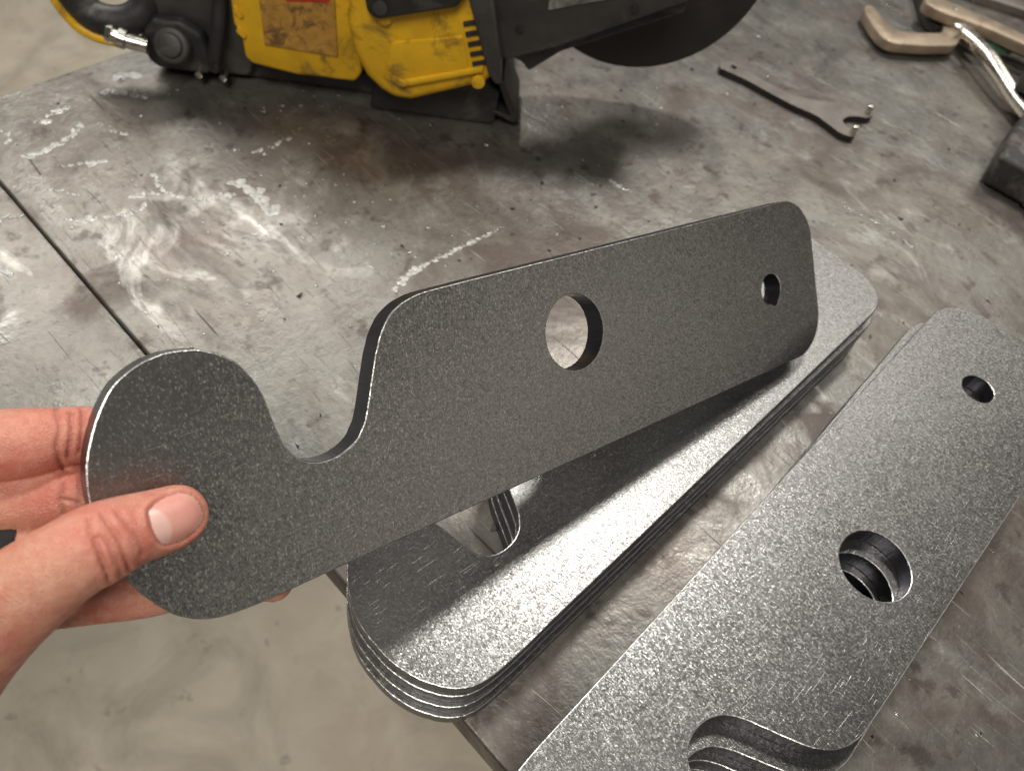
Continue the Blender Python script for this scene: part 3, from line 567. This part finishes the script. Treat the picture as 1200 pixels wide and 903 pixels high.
ctr = np.array({'thumb':[[-0.16801,0.00765,0.14459,0.024],[-0.15818,0.02791,0.1589,0.0205],[-0.14345,0.04446,0.17552,0.017],[-0.13104,0.0556,0.18682,0.015],[-0.12222,0.065,0.19164,0.0134],[-0.11613,0.07367,0.19054,0.0132],[-0.11088,0.08097,0.18724,0.012],[-0.10499,0.08754,0.18297,0.0114],[-0.10128,0.09231,0.1803,0.0108]],'index':[[-0.20485,0.07799,0.18972,0.014],[-0.18554,0.09145,0.18922,0.0134],[-0.16767,0.09868,0.1865,0.0126],[-0.15765,0.10373,0.18501,0.0121],[-0.15241,0.10727,0.1839,0.011],[-0.14729,0.11107,0.18234,0.0104],[-0.14186,0.11426,0.18017,0.0102],[-0.1283,0.12227,0.17443,0.0095],[-0.11438,0.12817,0.16791,0.0087]],'middle':[[-0.2039,0.06495,0.1759,0.014],[-0.18502,0.07731,0.1723,0.0125],[-0.16735,0.08507,0.16861,0.0118],[-0.15552,0.0903,0.1671,0.0114],[-0.14259,0.09561,0.16753,0.0108],[-0.12106,0.10551,0.15914,0.0096],[-0.10281,0.11232,0.14912,0.0088]],'ring':[[-0.19952,0.05186,0.1677,0.0135],[-0.18051,0.06774,0.16309,0.0115],[-0.16259,0.07531,0.15907,0.0106],[-0.14739,0.07885,0.15515,0.0102],[-0.1313,0.0811,0.14973,0.0096],[-0.11298,0.08567,0.14113,0.0094],[-0.09419,0.09155,0.1297,0.0088],[-0.07468,0.09771,0.11723,0.0084]],'pinky':[[-0.18764,0.03282,0.15545,0.013],[-0.17174,0.04494,0.15142,0.0115],[-0.15537,0.05593,0.14922,0.0102],[-0.13518,0.06601,0.14322,0.0092],[-0.11527,0.0749,0.13823,0.0086],[-0.10351,0.08194,0.1342,0.0076]],'palm1':[[-0.16801,0.00765,0.14459,0.024],[-0.18647,0.03261,0.1572,0.016],[-0.19831,0.05155,0.16934,0.016],[-0.20277,0.06499,0.17782,0.016],[-0.20375,0.07815,0.19173,0.014]],'palm2':[[-0.15818,0.02791,0.1589,0.0205],[-0.17775,0.04136,0.16318,0.017],[-0.19021,0.05852,0.172,0.015]],'palm3':[[-0.14546,0.04508,0.17187,0.0162],[-0.15982,0.04533,0.16431,0.016],[-0.1701,0.04636,0.16225,0.016],[-0.1852,0.04284,0.16182,0.016]],'wrist':[[-0.16801,0.00765,0.14459,0.024],[-0.17467,-0.01912,0.12966,0.026],[-0.18124,-0.04525,0.11499,0.027]]}['thumb'][5][:3]); tip = np.array({'thumb':[[-0.16801,0.00765,0.14459,0.024],[-0.15818,0.02791,0.1589,0.0205],[-0.14345,0.04446,0.17552,0.017],[-0.13104,0.0556,0.18682,0.015],[-0.12222,0.065,0.19164,0.0134],[-0.11613,0.07367,0.19054,0.0132],[-0.11088,0.08097,0.18724,0.012],[-0.10499,0.08754,0.18297,0.0114],[-0.10128,0.09231,0.1803,0.0108]],'index':[[-0.20485,0.07799,0.18972,0.014],[-0.18554,0.09145,0.18922,0.0134],[-0.16767,0.09868,0.1865,0.0126],[-0.15765,0.10373,0.18501,0.0121],[-0.15241,0.10727,0.1839,0.011],[-0.14729,0.11107,0.18234,0.0104],[-0.14186,0.11426,0.18017,0.0102],[-0.1283,0.12227,0.17443,0.0095],[-0.11438,0.12817,0.16791,0.0087]],'middle':[[-0.2039,0.06495,0.1759,0.014],[-0.18502,0.07731,0.1723,0.0125],[-0.16735,0.08507,0.16861,0.0118],[-0.15552,0.0903,0.1671,0.0114],[-0.14259,0.09561,0.16753,0.0108],[-0.12106,0.10551,0.15914,0.0096],[-0.10281,0.11232,0.14912,0.0088]],'ring':[[-0.19952,0.05186,0.1677,0.0135],[-0.18051,0.06774,0.16309,0.0115],[-0.16259,0.07531,0.15907,0.0106],[-0.14739,0.07885,0.15515,0.0102],[-0.1313,0.0811,0.14973,0.0096],[-0.11298,0.08567,0.14113,0.0094],[-0.09419,0.09155,0.1297,0.0088],[-0.07468,0.09771,0.11723,0.0084]],'pinky':[[-0.18764,0.03282,0.15545,0.013],[-0.17174,0.04494,0.15142,0.0115],[-0.15537,0.05593,0.14922,0.0102],[-0.13518,0.06601,0.14322,0.0092],[-0.11527,0.0749,0.13823,0.0086],[-0.10351,0.08194,0.1342,0.0076]],'palm1':[[-0.16801,0.00765,0.14459,0.024],[-0.18647,0.03261,0.1572,0.016],[-0.19831,0.05155,0.16934,0.016],[-0.20277,0.06499,0.17782,0.016],[-0.20375,0.07815,0.19173,0.014]],'palm2':[[-0.15818,0.02791,0.1589,0.0205],[-0.17775,0.04136,0.16318,0.017],[-0.19021,0.05852,0.172,0.015]],'palm3':[[-0.14546,0.04508,0.17187,0.0162],[-0.15982,0.04533,0.16431,0.016],[-0.1701,0.04636,0.16225,0.016],[-0.1852,0.04284,0.16182,0.016]],'wrist':[[-0.16801,0.00765,0.14459,0.024],[-0.17467,-0.01912,0.12966,0.026],[-0.18124,-0.04525,0.11499,0.027]]}['thumb'][-1][:3]); ix = np.array({'thumb':[[-0.16801,0.00765,0.14459,0.024],[-0.15818,0.02791,0.1589,0.0205],[-0.14345,0.04446,0.17552,0.017],[-0.13104,0.0556,0.18682,0.015],[-0.12222,0.065,0.19164,0.0134],[-0.11613,0.07367,0.19054,0.0132],[-0.11088,0.08097,0.18724,0.012],[-0.10499,0.08754,0.18297,0.0114],[-0.10128,0.09231,0.1803,0.0108]],'index':[[-0.20485,0.07799,0.18972,0.014],[-0.18554,0.09145,0.18922,0.0134],[-0.16767,0.09868,0.1865,0.0126],[-0.15765,0.10373,0.18501,0.0121],[-0.15241,0.10727,0.1839,0.011],[-0.14729,0.11107,0.18234,0.0104],[-0.14186,0.11426,0.18017,0.0102],[-0.1283,0.12227,0.17443,0.0095],[-0.11438,0.12817,0.16791,0.0087]],'middle':[[-0.2039,0.06495,0.1759,0.014],[-0.18502,0.07731,0.1723,0.0125],[-0.16735,0.08507,0.16861,0.0118],[-0.15552,0.0903,0.1671,0.0114],[-0.14259,0.09561,0.16753,0.0108],[-0.12106,0.10551,0.15914,0.0096],[-0.10281,0.11232,0.14912,0.0088]],'ring':[[-0.19952,0.05186,0.1677,0.0135],[-0.18051,0.06774,0.16309,0.0115],[-0.16259,0.07531,0.15907,0.0106],[-0.14739,0.07885,0.15515,0.0102],[-0.1313,0.0811,0.14973,0.0096],[-0.11298,0.08567,0.14113,0.0094],[-0.09419,0.09155,0.1297,0.0088],[-0.07468,0.09771,0.11723,0.0084]],'pinky':[[-0.18764,0.03282,0.15545,0.013],[-0.17174,0.04494,0.15142,0.0115],[-0.15537,0.05593,0.14922,0.0102],[-0.13518,0.06601,0.14322,0.0092],[-0.11527,0.0749,0.13823,0.0086],[-0.10351,0.08194,0.1342,0.0076]],'palm1':[[-0.16801,0.00765,0.14459,0.024],[-0.18647,0.03261,0.1572,0.016],[-0.19831,0.05155,0.16934,0.016],[-0.20277,0.06499,0.17782,0.016],[-0.20375,0.07815,0.19173,0.014]],'palm2':[[-0.15818,0.02791,0.1589,0.0205],[-0.17775,0.04136,0.16318,0.017],[-0.19021,0.05852,0.172,0.015]],'palm3':[[-0.14546,0.04508,0.17187,0.0162],[-0.15982,0.04533,0.16431,0.016],[-0.1701,0.04636,0.16225,0.016],[-0.1852,0.04284,0.16182,0.016]],'wrist':[[-0.16801,0.00765,0.14459,0.024],[-0.17467,-0.01912,0.12966,0.026],[-0.18124,-0.04525,0.11499,0.027]]}['index'][3][:3])
for c_, s_, a_ in ((ctr, .014, .9), (tip, .016, .7), (ix, .016, .9)):
    flush = np.maximum(flush, a_*np.exp(-(np.linalg.norm(V-c_, axis=1)/s_)**2))
V2 = V+NR*disp[:, None]
me2.vertices.foreach_set("co", V2.ravel())
for nm, arr in (("crease", crease), ("flush", flush)):
    at = me2.attributes.new(nm, 'FLOAT', 'POINT'); at.data.foreach_set("value", arr.astype(np.float32))
me2.update(); me2.materials.clear()
hand = link("hand", me2, SKIN, None, 180)
tag(hand, "bare hand pinching the raised plate between thumb and fingers", "hand")
# thumb nail: a curved patch that follows the thumb
bvh = BVHTree.FromPolygons([tuple(v) for v in V], [tuple(p.vertices) for p in me2.polygons])
LUN = np.array([[0.4215,0.05571],[0.41913,0.05476],[0.41701,0.0518],[0.41637,0.04821],[0.41695,0.04511],[0.41899,0.04263],[0.42161,0.04286],[0.4225,0.04926]]); cN = NAILC.mean(0)
ring_n, rad_n = len(NAILC), 10
bm = bmesh.new(); rows = []
wdir = Vector(RHn @ ND_)
def drop(p, lift):
    src = Vector(O + RHn @ (np.array([p[0], p[1], -.022])-ND_*.03))
    h = bvh.ray_cast(src, wdir)
    q = h[0]
    if q is None or (q-Vector(O)).dot(Vector(RHn[:, 2])) > -.006: q = bvh.find_nearest(Vector(O + RHn @ np.array([p[0], p[1], -.014])))[0]
    return q-wdir*lift
cv = bm.verts.new(drop(cN, .0006))
for k in range(1, rad_n+1):
    t = k/rad_n
    rows.append([bm.verts.new(drop(cN+(p-cN)*t, .0006*(1-t**3)-.00025*t**6)) for p in NAILC])
for i in range(ring_n):
    j = (i+1) % ring_n
    bm.faces.new((cv, rows[0][i], rows[0][j]))
    for k in range(rad_n-1): bm.faces.new((rows[k][i], rows[k+1][i], rows[k+1][j], rows[k][j]))
bm.verts.ensure_lookup_table()
for _ in range(3): bmesh.ops.smooth_vert(bm, verts=[v for v in bm.verts if not v.is_boundary], factor=.5, use_axis_x=True, use_axis_y=True, use_axis_z=True)
mn = bm_mesh(bm, "thumb_nail")
NL = len(mn.vertices); nv = np.empty(NL*3); mn.vertices.foreach_get("co", nv); nuv = (nv.reshape(-1, 3)-O) @ RHn; nuv = nuv[:, :2]+ND_[:2]*((-.022-nuv[:, 2])/ND_[2])[:, None]
lun = np.clip(.5+np.where(inside(nuv, np.array([p[:2] for p in catmull(LUN, 6, True)])), 1, -1)*seg_d(nuv, np.array([p[:2] for p in catmull(LUN, 6, True)]))/.0006, 0, 1)
tipd = seg_d(nuv, NAILC[18:44]); fe = np.clip(1-tipd/.0013, 0, 1)
for nm, arr in (("lun", lun), ("fe", fe)):
    at = mn.attributes.new(nm, 'FLOAT', 'POINT'); at.data.foreach_set("value", arr.astype(np.float32))
s = NT("nail")
base = s.mix(s.ramp(s.noise(120, 3), (.3, 0), (.7, 1)), (.66, .33, .265), (.62, .265, .215))
base = s.mix(s.math('MULTIPLY', s.node("ShaderNodeAttribute", {'attribute_name': 'lun'}).outputs[2], .62), base, (.72, .50, .44))
base = s.mix(s.math('MULTIPLY', s.node("ShaderNodeAttribute", {'attribute_name': 'fe'}).outputs[2], .5), base, (.62, .45, .33))
NAILM = s.out(Base_Color=base, Roughness=.4, Normal=s.bump(s.noise(1, 2, .5, vec=s.mapping((900, 900, 60), .5)), .15, .0002), Subsurface_Weight=.15, Subsurface_Radius=(.003, .0015, .001), Subsurface_Scale=.5)
link("thumb_nail", mn, NAILM, hand, 180)
# band on the ring finger
rp = [Vector(p[:3]) for p in catmull(HAND['ring'], 6)]
i = min(range(len(rp)), key=lambda k: (rp[k]-Vector([-0.1594,0.07615,0.15823])).length)
ax = (rp[i+1]-rp[i-1]).normalized(); q = ax.to_track_quat('Z', 'Y')
bm = bmesh.new(); prof = [(.0102, -.0035), (.0114, -.0035), (.0118, -.002), (.0118, .002), (.0114, .0035), (.0102, .0035)]
ringv = []
for k in range(40):
    a = 2*math.pi*k/40; ringv.append([bm.verts.new((r*math.cos(a), r*math.sin(a), z)) for r, z in prof])
for k in range(40):
    A, B = ringv[k], ringv[(k+1) % 40]
    for j in range(len(prof)): bm.faces.new((A[j], A[(j+1) % 6], B[(j+1) % 6], B[j]))
rg_ = link("finger_ring", bm_mesh(bm, "finger_ring"), RINGM, None, 50)
rg_.location = rp[i]; rg_.rotation_euler = q.to_euler()
tag(rg_, "black band worn on the ring finger behind the thumb", "ring")
